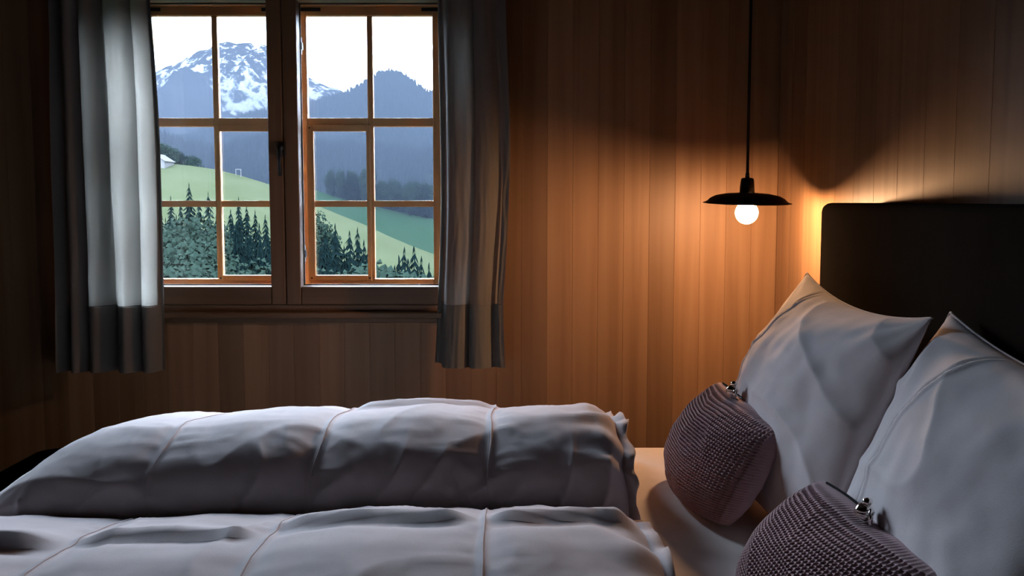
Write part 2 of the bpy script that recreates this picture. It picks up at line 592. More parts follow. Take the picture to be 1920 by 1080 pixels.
def duvet(label, yc, W, top, x0, x1, seed, folds, apk, tilt, drop):
    root = tag(empty('duvet', ((x0 + x1) / 2, yc, ZM)), label, 'duvet', 'linen duvets on the bed')
    nu, nv = 330, 150
    z0 = ZM + 0.001
    V, Fc = [], []
    rows = []
    R1, R0 = 0.060, 0.10
    for i in range(nu + 1):
        t = i / nu
        x = lerp(x0, x1, t)
        H = sinterp(top, x) - drop * smooth(x0, x0 + 0.6, x) - z0
        e = 1.0
        if x > x1 - R1:
            e = math.sqrt(max(0.0, 1 - ((x - (x1 - R1)) / R1) ** 2))
        if x < x0 + R0:
            e = math.sqrt(max(0.0, 1 - ((x0 + R0 - x) / R0) ** 2))
        ds = min(((abs(x - s), s) for s in SEAMS))
        d, sx = ds
        pinch = 1 - 0.042 * math.exp(-(d / 0.028) ** 2) - 0.035 * math.exp(-(d / 0.10) ** 2)
        row = []
        for j in range(nv):
            th = 2 * math.pi * j / nv
            c, s = math.cos(th), math.sin(th)
            ew = lerp(0.86, 1.0, e)
            wv = W * ew * (1 + 0.03 * nz(x * 3, c * 1.3, seed))
            yy = wv * math.copysign(abs(c) ** 0.84, c) * lerp(1, pinch, 0.55)
            zb = 0.30 * H
            eh = lerp(0.32, 1.0, e)
            if s >= 0:
                Hp = H * (1 - tilt * max(0.0, yy / W - apk))
                zz = zb + (Hp * (0.55 + 0.45 * e) * pinch - zb) * s ** 0.84
            else:
                zz = zb - zb * abs(s) ** 0.35
            # wrinkles, stronger on the flanks and beside the seams
            up = max(0.0, s)
            arc = yy / W
            k = math.exp(-d / 0.06)
            w1 = ridged(x * 5 + seed, arc * 1.7 + zz * 6, seed) ** 3 * 0.0045
            w2 = nz(x * 14 + seed, arc * 2.4 + zz * 5, seed + 3) * 0.0030
            w3 = (1 - abs(math.sin(arc * 17 + 4 * nz(x * 5, arc * 4, seed)))) ** 2 * 0.0065 * k * smooth(0.003, 0.02, d) * (0.4 + 0.6 * max(0.0, nz(arc * 5, seed + sx * 9) + 0.4))
            fl = (1 - up) * max(0, -c)       # flank towards the camera
            w4 = ridged(x * 9 + 1.5 * nz(x * 2, zz * 4, seed), zz * 7 - x * 4, seed + 7) ** 4 * 0.013 * fl
            ee = smooth(x1 - 0.16, x1, x)
            w5 = ee * (math.sin(th * 17 + 4 * nz(x * 9, th * 2, seed)) * 0.006 + nz(x * 30, th * 3, seed) * 0.006)
            rib = 0.0042 * math.exp(-(d / 0.0055) ** 2)
            w6 = (ridged(x * 19 + seed, arc * 7 + zz * 18, seed + 4) ** 3) * 0.0008 + nz(x * 42, arc * 16 + zz * 40, seed) * 0.0006
            disp = w1 + w2 + w3 + w4 + w5 + w6 + rib - 0.004
            for (fx0, fx1, a0, a1, dep, wd) in folds:
                if fx0 - 0.05 < x < fx1 + 0.05 and s > 0:
                    q = (x - fx0) / (fx1 - fx0)
                    am = lerp(a0, a1, q) + 0.03 * nz(x * 4, 3, seed)
                    env = smooth(-0.08, 0.15, q) * (1 - smooth(0.85, 1.06, q))
                    g_ = (arc - am) / wd
                    if g_ > 0:
                        disp += dep * env * math.exp(-g_ * g_ * 0.25)
                    else:
                        disp += dep * env * (math.exp(-g_ * g_ * 9) * 1.0 - 0.5 * math.exp(-(g_ + 1.2) ** 2 * 2))
            disp *= (0.25 + 0.75 * e) if s > 0 else 0.3
            n_y, n_z = (math.copysign(abs(c) ** 1.1, c), s if s > 0 else s * 0.0)
            L = math.hypot(n_y, n_z) or 1
            px_ = x + (0.012 * nz(th * 2.2, seed, x * 4) * ee) + 0.010 * nz(zz * 8, arc * 2, seed) * k
            row.append(len(V))
            V.append((px_, yc + yy + disp * n_y / L, max(z0, z0 + zz + disp * n_z / L)))
        rows.append(row)
    for i in range(nu):
        for j in range(nv):
            j2 = (j + 1) % nv
            Fc.append((rows[i][j], rows[i][j2], rows[i + 1][j2], rows[i + 1][j]))
    Fc.append(tuple(rows[0]))
    Fc.append(tuple(reversed(rows[-1])))
    mb = MB()
    mb.v, mb.f = V, Fc
    mb.build('cover', M['linen'], root, 0, True)
    # stitched seam piping
    for sx in SEAMS:
        if sx < x0 + 0.05:
            continue
        i = round((sx - x0) / (x1 - x0) * nu)
        pts = []
        for j in range(4, nv // 2 - 3):
            v = Vector(V[rows[i][j]])
            pts.append(v)
        MB().tube(pts, 0.0015, 6).build('seam', M['linen'], root, 0, True)
    return root, V, rows, nu, nv


def sil(pts, Y):
    out = []
    for px, py in pts:
        p = at(px, py, Y)
        out.append((p.x, p.z))
    return out


far_top = sil([(-160, 985), (-40, 945), (30, 905), (67, 867), (110, 830), (167, 800), (207, 785), (300, 768), (380, 764), (483, 758), (567, 752), (640, 752), (700, 752), (792, 746), (860, 749), (930, 749), (1029, 748), (1092, 749), (1150, 757)], 1.98)
fd = duvet('puffy lavender grey linen duvet on the window side of the bed', 2.10, 0.365, far_top, -1.17, 0.225, 1.7,
           [(-0.36, -0.03, 0.30, 0.42, 0.012, 0.10), (-0.62, -0.40, 0.2, 0.05, 0.004, 0.08)], -0.45, 0.26, 0.012)
near_top = sil([(-420, 1010), (-100, 1000), (0, 992), (83, 990), (133, 988), (267, 978), (400, 975), (500, 968), (567, 960), (654, 952), (780, 950), (867, 947), (954, 944), (1047, 951), (1141, 962), (1197, 975), (1240, 985)], 1.42)
nd = duvet('puffy pale linen duvet nearest the camera, cut by the picture edge', 1.38, 0.365, near_top, -1.17, 0.225, 9.3,
           [(-0.66, -0.385, 0.30, 0.22, 0.011, 0.07), (-0.37, -0.06, 0.40, 0.34, 0.012, 0.09), (-0.04, 0.2, 0.30, 0.42, 0.012, 0.09), (-1.1, -0.68, 0.1, 0.22, 0.016, 0.09)], -0.1, 0.22, 0.023)


def hem_flap(duv, seed, yo):
    """loose double hem that hangs off the pillow end of a duvet cover"""
    root, V, rows, nu, nv = duv
    i = nu - 4
    mb = MB()
    n = 0
    js = list(range(6, nv - 22))
    for q, j in enumerate(js):
        v = Vector(V[rows[i][j % nv]])
        cc = Vector((v.x, yo, ZM + 0.07))
        out = (v - cc)
        out.x = 0
        out.normalize()
        wv = 0.018 + 0.014 * nz(q * 0.13, seed) + 0.010 * nz(q * 0.4, seed + 4)
        tip = v + Vector((0.020 + 0.016 * nz(q * 0.1, seed + 9), 0, 0)) + out * wv * 0.9 + Vector((0, 0, -0.004))
        tip.z = max(tip.z, ZM + 0.004)
        midp = (v + tip) / 2 + out * 0.006 * nz(q * 0.3, seed + 2)
        midp.z = max(midp.z, ZM + 0.003)
        mb.v += [tuple(v), tuple(midp), tuple(tip)]
        if q:
            b0 = 3 * (q - 1)
            mb.f += [(b0, b0 + 1, b0 + 4, b0 + 3), (b0 + 1, b0 + 2, b0 + 5, b0 + 4)]
    o = mb.build('hem_flap', M['linen'], root, 0, True)
    so = o.modifiers.new('thick', 'SOLIDIFY')
    so.thickness = 0.003
    return o


hem_flap(fd, 2.0, 2.10)
hem_flap(nd, 6.0, 1.38)


# ------------------------------------------------------------------ pillows and cushions
def pad_mesh(name, corners, T, Tb, nu, nv, seed, seam_s=None, pinch=0.05, wr=0.006, waffle=None, power=0.42, edge=None, rnd_c=0.0, nrm=None, sag=0.0):
    """stuffed square: corners TL, TR, BR, BL; s runs left to right, t bottom to top"""
    TL, TR, BR, BL = [Vector(p) for p in corners]
    N = ((TR - TL) + (BR - BL)).cross((TL - BL) + (TR - BR)).normalized()
    if N.x > 0:
        N = -N
    if nrm:
        N = Vector(nrm).normalized()
    Ws = ((TR - TL).length + (BR - BL).length) / 2
    Hs = ((TL - BL).length + (TR - BR).length) / 2
    V, Fc = [], []

    def base(a, b_):
        s, t = (a + 1) / 2, (b_ + 1) / 2
        return (BL * (1 - s) + BR * s) * (1 - t) + (TL * (1 - s) + TR * s) * t
    idx = {}
    for side in (1, -1):
        for i in range(nu + 1):
            for j in range(nv + 1):
                if side == -1 and (i in (0, nu) or j in (0, nv)):
                    idx[(-1, i, j)] = idx[(1, i, j)]
                    continue
                a, b_ = 2 * i / nu - 1, 2 * j / nv - 1
                a2 = a * (1 - pinch * (1 - b_ * b_))
                b2 = b_ * (1 - pinch * (1 - a * a))
                rc_ = rnd_c * (2.6 - 1.6 * smooth(-0.6, 0.6, b_))
                a2, b2 = a2 * math.sqrt(1 - rc_ * b_ * b_), b2 * math.sqrt(1 - rc_ * a * a)
                p = base(a2, b2)
                ea, eb = 1 - a * a, 1 - b_ * b_
                prof = (max(0.0, ea) * max(0.0, eb)) ** power
                th = (T if side == 1 else Tb) * prof * (1 - sag + sag * b_)
                w = wr * (0.8 * nz(a * 2.2 + seed, b_ * 2.2, seed) + 0.9 * ridged(a * 0.9 + b_ * 1.5 + seed, b_ * 0.8 - a * 0.7, seed) ** 3 + 0.35 * nz(a * 6, b_ * 6, seed + 2))
                # tension wrinkles towards the corners
                for (ca, cb) in ((-1, 1), (1, 1), (-1, -1), (1, -1)):
                    dx, dy = a - ca, b_ - cb
                    r = math.hypot(dx, dy)
                    an = math.atan2(dy, dx)
                    w += wr * 0.38 * math.exp(-r / 0.38) * math.sin(an * 13 + seed * 3 + 2 * nz(a * 2, b_ * 2, seed)) * min(1, r * 4)
                w *= min(1.0, prof * 2.2)
                if seam_s is not None and side == 1:
                    q = a - (seam_s + 0.36 * ((b_ + 1) / 2) ** 2 + 0.05 * nz(b_ * 1.3, seed))
                    w += (-0.006 * math.exp(-(q / 0.014) ** 2) + 0.004 * math.exp(-((q - 0.026) / 0.018) ** 2)) * min(1.0, prof * 2)
                if waffle and side == 1:
                    ca, cb = waffle
                    wa = abs(math.sin(math.pi * ca * i / nu))
                    wb2 = abs(math.sin(math.pi * cb * j / nv))
                    w += -0.0095 * (wa * wb2) ** 0.75 * min(1, prof * 3) + 0.0015
                if edge:
                    p = p + edge(a, b_)
                idx[(side, i, j)] = len(V)
                p = p + N * (side * th + (w if side == 1 else -w))
                if p.z < ZM + 0.002:
                    p.z = ZM + 0.002
                if p.x > XH - 0.002:
                    p.x = XH - 0.002
                V.append(tuple(p))
        for i in range(nu):
            for j in range(nv):
                q = (idx[(side, i, j)], idx[(side, i + 1, j)], idx[(side, i + 1, j + 1)], idx[(side, i, j + 1)])
                Fc.append(q if side == 1 else q[::-1])
    mb = MB()
    mb.v, mb.f = V, Fc
    return mb, V, idx


def pillow(label, corners, seed, seam_s, droop):
    c = sum((Vector(p) for p in corners), Vector()) / 4
    root = tag(empty('pillow', (c.x, c.y, ZM)), label, 'pillow', 'linen pillows against the headboard')
    mb, V, idx = pad_mesh('cover', corners, 0.105, 0.06, 110, 110, seed, seam_s, 0.055, 0.008, None, 0.58, sag=0.2,
                          edge=lambda a, b_: Vector((0, 0, -droop * (1 - a * a) * smooth(0.0, 1.0, b_))))
    mb.build('cover', M['pillow'], root, 0, True)
    # fine corded edge
    ring = [idx[(1, i, 110)] for i in range(0, 111)] 
    MB().tube([V[k] for k in ring], 0.0022, 6).build('edge_seam', M['pillow'], root, 0, True)
    ring = [idx[(1, 0, j)] for j in range(0, 111)]
    MB().tube([V[k] for k in ring], 0.0022, 6).build('edge_seam', M['pillow'], root, 0, True)
    return root


pA = [at(1513, 512, 2.37), Vector((0.68, 1.60, 1.03)), Vector((0.51, 1.60, 0.606)), Vector((0.455, 2.37, 0.606))]
pillow('grey linen pillow below the lamp, leaning on the headboard', pA, 4.2, -0.80, 0.022)
pB = [at(1782, 586, 1.66), Vector((0.70, 1.0, 0.99)), Vector((0.50, 1.02, 0.606)), Vector((0.52, 1.66, 0.606))]
pillow('grey linen pillow at the right picture edge, nearest the camera', pB, 7.7, -0.55, 0.012)


def waffle_cushion(label, corners, seed, bell_a):
    c = sum((Vector(p) for p in corners), Vector()) / 4
    root = tag(empty('waffle_cushion', (c.x, c.y, ZM)), label, 'cushion', 'mauve waffle cushions')
    ca, cb = 46, 38
    nu, nv = ca * 6, cb * 6

    def edge(a, b_):
        # the top edge sags where the bell pulls it
        return Vector((0, 0, -0.007 * math.exp(-((a - bell_a) / 0.35) ** 2) * smooth(0.2, 1.0, b_)))
    mb, V, idx = pad_mesh('cover', corners, 0.095, 0.02, nu, nv, seed, None, 0.0, 0.004, (ca, cb), 0.40, edge, 0.13, (-0.97, 0.0, 0.10))
    mb.build('cover', M['waffle'], root, 0, True)
    i = round((bell_a + 1) / 2 * nu)
    p = Vector(V[idx[(1, i, nv)]]) + Vector((-0.020, 0.0, 0.015))
    r = 0.0135
    prof = [(0.0, -r)]
    for k in range(1, 16):
        an = -math.pi / 2 + math.pi * k / 16
        rr = r * math.cos(an)
        if k == 8:
            prof.append((rr - 0.0018, -0.0006))
            prof.append((rr + 0.0012, 0.0))
            prof.append((rr - 0.0018, 0.0006))
        else:
            prof.append((rr, r * math.sin(an)))
    prof.append((0.0, r))
    bell = MB().lathe(prof, 24, tuple(p)).build('bell', M['silver'], root, 0, True)
    ringp = []
    q = p + Vector((0.002, -0.021, -0.001))
    for k in range(17):
        an = 2 * math.pi * k / 16
        ringp.append(q + Vector((0.004 * math.cos(an), 0.0095 * math.cos(an), 0.0095 * math.sin(an))))
    MB().tube(ringp, 0.003, 8).build('bell_loop', M['silver'], bell, 0, True)
    MB().lathe([(0, -0.006), (0.006, -0.004), (0.0075, 0), (0.006, 0.004), (0, 0.006)], 16, tuple(p + Vector((0.003, -0.004, 0.016)))).build('bell_stud', M['silver'], bell, 0, True)
    # dark strand added for the shadowed gap along the top edge
    rb = [Vector(V[idx[(1, k, nv)]]) + Vector((-0.001, 0, 0.002)) for k in range(int(nu * 0.06), int(nu * 0.95), 3)]
    MB().tube(rb, 0.0020, 6).build('edge_gap_shade', M['cord'], root, 0, True)
    return root


wA = [at(1350, 708, 2.27), at(1482, 806, 1.84), Vector((0.395, 1.76, ZM - 0.005)), Vector((0.375, 2.25, ZM + 0.0))]
waffle_cushion('mauve waffle-knit cushion with a silver bell, on the lamp side', wA, 3.1, -0.30)
wB = [at(1540, 890, 1.61), at(1790, 1075, 1.17), Vector((0.37, 1.06, ZM - 0.005)), Vector((0.385, 1.58, ZM + 0.0))]
waffle_cushion('mauve waffle-knit cushion with a silver bell, at the bottom picture edge', wB, 5.4, 0.02)

# ------------------------------------------------------------------ curtains
def curtain(label, left, right, ztop, zbot, Y0, nf, amp, seed, hem_py, drift=0.3, tuck=0.0):
    root = tag(empty('curtain', (0, Y0, zbot)), label, 'curtain', 'linen curtains beside the window')
    nu, nv = 150, 70
    zh = at(880, hem_py, Y0).z

    def pt(s, z, off=0.0):
        t = (ztop - z) / (ztop - zbot)
        xl, xr = sinterp(left, z), sinterp(right, z)
        w = s + 0.035 * math.sin(s * 9 + seed) + 0.02 * nz(s * 3, z * 1.2, seed)
        ph = 2 * math.pi * nf * w + drift * math.sin(z * 1.7 + seed) + 0.5 * nz(s * 4, z * 0.8, seed + 5)
        am = amp * (0.75 + 0.35 * t) * (0.75 + 0.5 * nz(s * 5, seed))
        x = lerp(xl, xr, s) + 0.010 * math.sin(ph * 1.0 + 1.2) * smooth(0, .1, s) * (1 - smooth(.9, 1, s)) 
        y_ = Y0 + am * math.sin(ph) + 0.008 * nz(s * 11, z * 2, seed) + 0.003 * nz(s * 30, z * 9, seed)
        y_ += tuck * math.exp(-(s / 0.10) ** 2)
        return (x, y_ + off, z)

    def sheet(nm, za, zb, n, off, ma='curtain', s0=0.0, s1=1.0):
        mb = MB()
        for j in range(n + 1):
            z = lerp(za, zb, j / n)
            for i in range(nu + 1):
                mb.v.append(pt(lerp(s0, s1, i / nu), z, off))
        for j in range(n):
            for i in range(nu):
                a = j * (nu + 1) + i
                mb.f.append((a, a + 1, a + nu + 2, a + nu + 1))
        return mb.build(nm, M[ma], root, 0, True)
    sheet('drape', ztop, zbot, nv, 0)
    for (sa, sb) in ((0.0, 0.05), (0.94, 1.0)):
        sheet('side_hem', ztop - 0.001, zh + 0.002, nv, 0.004, 'hem', sa, sb)
    sheet('hem', zh, zbot + 0.001, 14, 0.004, 'hem')
    MB().tube([pt(i / nu, zh, -0.0008) for i in range(nu + 1)], 0.0014, 5).build('hem_stitching', M['curtain'], root, 0, True)
    return root


def edge_tab(pts, Y):
    t = []
    for px, py in pts:
        p = at(px, py, Y)
        t.append((p.z, p.x))
    return sorted(t)


YC1 = 3.25
zb1 = at(880, 690, YC1).z
curtain('grey linen curtain between the window and the lamp, warm lit at its edge',
        edge_tab([(820, -120), (816, 0), (820, 200), (822, 400), (817, 560), (811, 690)], YC1),
        edge_tab([(950, -120), (948, 0), (955, 200), (956, 330), (948, 500), (944, 570), (947, 690)], YC1),
        ZC, zb1, YC1, 2.6, 0.026, 1.3, 571, tuck=0.10)
YC2 = 3.27
zb2 = at(200, 697, YC2).z
curtain('grey linen curtain left of the window, daylight glowing through it',
        edge_tab([(90, -120), (92, 0), (100, 300), (108, 500), (112, 697)], YC2),
        edge_tab([(276, -120), (279, 0), (287, 100), (294, 220), (300, 420), (302, 560), (304, 697)], YC2),
        ZC, zb2, YC2, 4.3, 0.040, 4.1, 573)

# ------------------------------------------------------------------ pendant lamp
YLp = 2.90
bc = at(1400, 399, YLp)
k = YLp / F                                # metres per pixel at the lamp
lamp = tag(empty('pendant_lamp', (bc.x, bc.y, bc.z)), 'black flat dish pendant lamp with a bare glowing round bulb', 'lamp')
rim = bc.z + 17.5 * k
R = 81 * k
outer_p = [(13 * k, 20), (40 * k, 18.2), (58 * k, 14.5), (68 * k, 9.5), (72.5 * k, 5.0), (76 * k, 2.6), (81 * k, 1.2)]
prof = [(r, z * k) for r, z in outer_p] + [(81.5 * k, 0.2 * k)] + [(r - 0.6 * k, z * k - 1.2 * k) for r, z in reversed(outer_p)]
sh_mb = MB().lathe(prof + [prof[0]], 72, (0, 0, rim - bc.z))
tl = Matrix.Rotation(math.radians(2.6), 3, 'X') @ Matrix.Rotation(math.radians(0.7), 3, 'Y')     # hangs a little askew
sh_mb.v = [tuple(tl @ Vector(v) + bc) for v in sh_mb.v]
sh = sh_mb.build('shade', M['shade'], lamp, 0, True)
sock = [(0, 47.5), (9, 47.5), (11.5, 46), (12.5, 40), (13.5, 30), (14, 18), (12, 17), (0, 17)]
MB().lathe([(r * k, z * k) for r, z in sock], 32, (bc.x, bc.y, rim)).build('socket', M['shade'], lamp, 0, True)
nub = [(0, 58), (2.4, 58), (3.6, 56), (4.2, 47), (0, 47)]
MB().lathe([(r * k, z * k) for r, z in nub], 20, (bc.x, bc.y, rim)).build('cord_grip', M['shade'], lamp, 0, True)
MB().tube([(bc.x, bc.y, rim + 57 * k), (bc.x, bc.y, ZC)], 0.0043, 10).build('cord', M['cord'], lamp, 0, True)
MB().lathe([(0, ZC - 0.03), (0.045, ZC - 0.028), (0.05, ZC), (0, ZC)], 24, (bc.x, bc.y, 0)).build('ceiling_rose', M['shade'], lamp, 0, True)
rb = 21 * k
bp = [(0, -rb)]
for i in range(1, 20):
    a = -math.pi / 2 + math.pi * i / 20
    if a > 1.05:
        break
    bp.append((rb * math.cos(a), rb * math.sin(a)))
bp += [(0.42 * rb, 1.15 * rb), (0.40 * rb, 1.5 * rb), (0, 1.5 * rb)]
MB().lathe(bp, 40, tuple(bc)).build('bulb', M['bulb'], lamp, 0, True)

LS = 0.036                                 # darkens the land colours to offset the very bright sky
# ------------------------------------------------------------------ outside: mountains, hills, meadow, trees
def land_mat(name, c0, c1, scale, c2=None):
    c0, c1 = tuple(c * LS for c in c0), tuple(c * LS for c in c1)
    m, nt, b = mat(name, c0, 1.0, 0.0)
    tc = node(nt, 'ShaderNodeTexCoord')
    n = node(nt, 'ShaderNodeTexNoise')
    n.inputs['Scale'].default_value = scale
    n.inputs['Detail'].default_value = 7
    n.inputs['Roughness'].default_value = 0.65
    nt.links.new(tc.outputs['Object'], n.inputs['Vector'])
    r = ramp(nt, [(0.35, c0), (0.65, c1)])
    nt.links.new(n.outputs['Fac'], r.inputs['Fac'])
    nt.links.new(r.outputs[0], b.inputs['Base Color'])
    return m, nt, b, n, r


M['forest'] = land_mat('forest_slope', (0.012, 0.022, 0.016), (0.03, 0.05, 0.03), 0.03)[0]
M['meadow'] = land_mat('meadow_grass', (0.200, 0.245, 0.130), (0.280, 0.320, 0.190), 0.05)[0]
M['meadow_shaded'] = land_mat('shaded_grass', (0.060, 0.150, 0.075), (0.090, 0.180, 0.095), 0.04)[0]  # the hollow's shade is put into this darker grass colour
M['conifer'] = land_mat('spruce_needles', (0.012, 0.030, 0.033), (0.030, 0.058, 0.055), 1.5)[0]  # near trees stand before the haze, its blue tint is in this colour
M['leaf'] = land_mat('broad_leaves', (0.045, 0.085, 0.070), (0.095, 0.150, 0.110), 1.2)[0]  # bluish green carries the haze tint here too
M['bark'] = mat('bark', (0.0014, 0.0011, 0.001), 1.0, 0.0)[0]
M['plaster'] = mat('white_plaster', (0.022, 0.022, 0.022), 1.0, 0.0)[0]
M['roof'] = mat('grey_roof', (0.09, 0.08, 0.08), 0.9)[0]
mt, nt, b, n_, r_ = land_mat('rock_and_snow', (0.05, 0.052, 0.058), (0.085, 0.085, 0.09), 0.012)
geo = node(nt, 'ShaderNodeNewGeometry')
sep = node(nt, 'ShaderNodeSeparateXYZ')
nt.links.new(geo.outputs['Position'], sep.inputs[0])
tc = node(nt, 'ShaderNodeTexCoord')
mp = node(nt, 'ShaderNodeMapping')
mp.inputs['Scale'].default_value = (1, 0.6, 0.5)
mp.inputs['Rotation'].default_value = (0, 0.55, 0)
nt.links.new(tc.outputs['Object'], mp.inputs['Vector'])
n2 = node(nt, 'ShaderNodeTexNoise')
n2.inputs['Scale'].default_value = 0.034
n2.inputs['Detail'].default_value = 9
n2.inputs['Roughness'].default_value = 0.72
nt.links.new(mp.outputs[0], n2.inputs['Vector'])
hh = node(nt, 'ShaderNodeMapRange')
hh.inputs['From Min'].default_value = 230
hh.inputs['From Max'].default_value = 390
nt.links.new(sep.outputs['Z'], hh.inputs['Value'])
fac = math_node(nt, 'ADD', n2.outputs['Fac'], math_node(nt, 'MULTIPLY', hh.outputs[0], -0.07))
sr = ramp(nt, [(0.470, (0, 0, 0)), (0.515, (1, 1, 1))])
nt.links.new(fac, sr.inputs['Fac'])
mixc = node(nt, 'ShaderNodeMix', data_type='RGBA')
nt.links.new(sr.outputs[0], mixc.inputs[0])
nt.links.new(r_.outputs[0], mixc.inputs[6])
mixc.inputs[7].default_value = (0.11, 0.111, 0.113, 1)
nt.links.new(mixc.outputs[2], b.inputs['Base Color'])
M['snowrock'] = mt
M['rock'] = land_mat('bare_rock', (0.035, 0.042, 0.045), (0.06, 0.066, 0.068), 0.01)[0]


def ridge(name, label, cat, prof, D, Db, zbase, m, amp, freq, nx=170, ny=40, jag=0.0, x_ext=(-900, 2200), g=1.2, seed=0.0):
    """a mountainside: ridge at distance D falling towards the house down to distance Db, and away behind"""
    pts = [(p.x, p.z) for p in (at(px, py, D) for px, py in prof)]
    mb = MB()
    xa, xb = at(x_ext[0], 300, D).x, at(x_ext[1], 300, D).x
    xs = [lerp(xa, xb, i / nx) for i in range(nx + 1)]
    lo, hi = at(285, 300, D).x, at(820, 300, D).x
    dense = [lerp(lo, hi, i / nx) for i in range(nx + 1)]
    xs = sorted([x for x in xs if x < lo or x > hi] + dense)
    js = [j / ny for j in range(ny + 1)] + [1.12, 1.4]
    for x in xs:
        zr = sinterp(pts, x)
        if x < pts[0][0] or x > pts[-1][0]:
            dd = min(abs(x - pts[0][0]), abs(x - pts[-1][0]))
            zr += amp * 1.5 * nz(x * freq * 0.3, seed + 20) * min(1, dd * freq)
        zr += jag * (nz(x * freq * 6, seed) + 0.6 * nz(x * freq * 15, seed + 5))
        for t in js:
            yv = lerp(Db, D, t)
            if t <= 1:
                z = zbase + (zr - zbase) * t ** g
                w = 4 * t * (1 - t)
                f = freq
                nn = 0
                a_ = 1.0
                for o_ in range(5):
                    nn += a_ * ridged(x * f + seed, yv * f * 0.7, seed)
                    f *= 2.1
                    a_ *= 0.5
                z += amp * w * (nn - 0.9)
            else:
                z = zr - (zr - zbase) * (t - 1) * 0.8
            mb.v.append((x, yv, z))
    m_ = len(js)
    for i in range(len(xs) - 1):
        for j in range(m_ - 1):
            a = i * m_ + j
            mb.f.append((a, a + m_, a + m_ + 1, a + 1))
    o = mb.build(name, m, None, 0, True)
    tag(o, label, cat, kind='structure')
    return o


ridge('mountain', 'high rocky mountain with snow fields filling the left sash', 'mountain',
      [(100, 190), (200, 160), (290, 134), (330, 117), (370, 97), (400, 88), (425, 78), (440, 80), (470, 80), (476, 86), (500, 85), (530, 112), (560, 138), (585, 147), (610, 160), (640, 168), (645, 182), (700, 215), (820, 260), (1000, 280)],
      2600, 1750, -40, M['snowrock'], 75, 0.0032, nx=300, ny=90, jag=9, seed=2.0, g=1.1)
ridge('mountain', 'dark pyramid shaped peak in front of the snowy mountain', 'mountain',
      [(60, 330), (200, 250), (270, 190), (300, 165), (330, 136), (348, 126), (362, 132), (390, 158), (420, 190), (450, 214), (500, 245), (560, 270)],
      2150, 1600, -60, M['rock'], 30, 0.004, nx=140, ny=40, jag=3, seed=5.0, x_ext=(-300, 1000))
ridge('mountain', 'blue forested mountain with a rounded summit in the right sash', 'mountain',
      [(380, 250), (460, 225), (540, 208), (575, 203), (600, 196), (640, 183), (680, 165), (700, 150), (722, 142), (740, 140), (755, 145), (775, 158), (800, 176), (830, 184), (900, 190), (1100, 230)],
      1500, 850, -60, M['forest'], 30, 0.005, nx=150, ny=40, jag=1, seed=8.0)
ridge('hill', 'low wooded hills below the mountains', 'hill',
      [(100, 262), (290, 262), (330, 276), (360, 284), (420, 292), (460, 280), (500, 272), (560, 278), (600, 284), (660, 288), (720, 292), (812, 300), (900, 290)],
      1000, 560, -45, M['forest'], 10, 0.012, nx=120, ny=24, jag=2, seed=11.0)
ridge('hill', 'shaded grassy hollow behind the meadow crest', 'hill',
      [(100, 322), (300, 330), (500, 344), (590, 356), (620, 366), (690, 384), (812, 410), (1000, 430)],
      430, 230, -42, M['meadow_shaded'], 2, 0.01, nx=60, ny=20, seed=14.0)

# the near meadow: crest line and the slope that falls to the house
CRY = 240.0
crest_px = [(-800, 285), (100, 296), (290, 305), (360, 311), (420, 321), (508, 347), (560, 369), (600, 388), (690, 424), (740, 448), (812, 476), (1000, 540), (2600, 640)]
crest = [(p.x, p.z) for p in (at(px, py, CRY) for px, py in crest_px)]


def meadow_z(x, y):
    zc = sinterp(crest, x)
    zn = -24.0
    if y <= CRY:
        t = max(0.0, (y - 20) / (CRY - 20))
        return lerp(zn - 6, zc, t ** 0.95) + 0.5 * nz(x * 0.03, y * 0.03) * min(1, (CRY - y) / 30)
    return zc - (y - CRY) * 0.18


mb = MB()
gx = [lerp(-340, 420, i / 130) for i in range(131)]
gy = [lerp(20, CRY, (j / 50)) for j in range(51)] + [CRY + 20, CRY + 60]
for x in gx:
    for y in gy:
        mb.v.append((x, y, meadow_z(x, y)))
nn = len(gy)
for i in range(len(gx) - 1):
    for j in range(nn - 1):
        a = i * nn + j
        mb.f.append((a, a + nn, a + nn + 1, a + 1))
tag(mb.build('meadow', M['meadow'], None, 0, True), 'bright green meadow slope falling from left to right', 'meadow', kind='structure')
tag(MB().box(-6000, 6000, 15, 6000, -120, -110).build('valley_ground', M['forest']), 'dark valley floor below the hills', 'ground', kind='structure')


def conifer_mesh(seed, tiers=21):
    rnd = random.Random(seed)
    mb = MB()
    for i in range(tiers):
        t = i / (tiers - 1)
        zb = 0.05 + 0.88 * t
        rr = (0.185 * (1 - t) ** 0.8 + 0.008) * rnd.uniform(0.85, 1.12)
        apex = zb + 0.075 * (1 - 0.4 * t)
        n = 18
        b = len(mb.v)
        mb.v.append((rnd.uniform(-.006, .006), rnd.uniform(-.006, .006), min(1.0, apex)))
        a0 = rnd.uniform(0, 6.28)
        for k_ in range(n):
            a = a0 + 2 * math.pi * k_ / n
            r = rr * (1.0 if k_ % 2 else 0.45) * rnd.uniform(0.65, 1.25)
            mb.v.append((r * math.cos(a), r * math.sin(a), zb - (0.018 if k_ % 2 else -0.02) + rnd.uniform(-.014, .014)))
        for k_ in range(n):
            mb.f.append((b, b + 1 + k_, b + 1 + (k_ + 1) % n))
    me = bpy.data.meshes.new('crown')
    me.from_pydata(mb.v, [], mb.f)
    me.materials.append(M['conifer'])
    return me


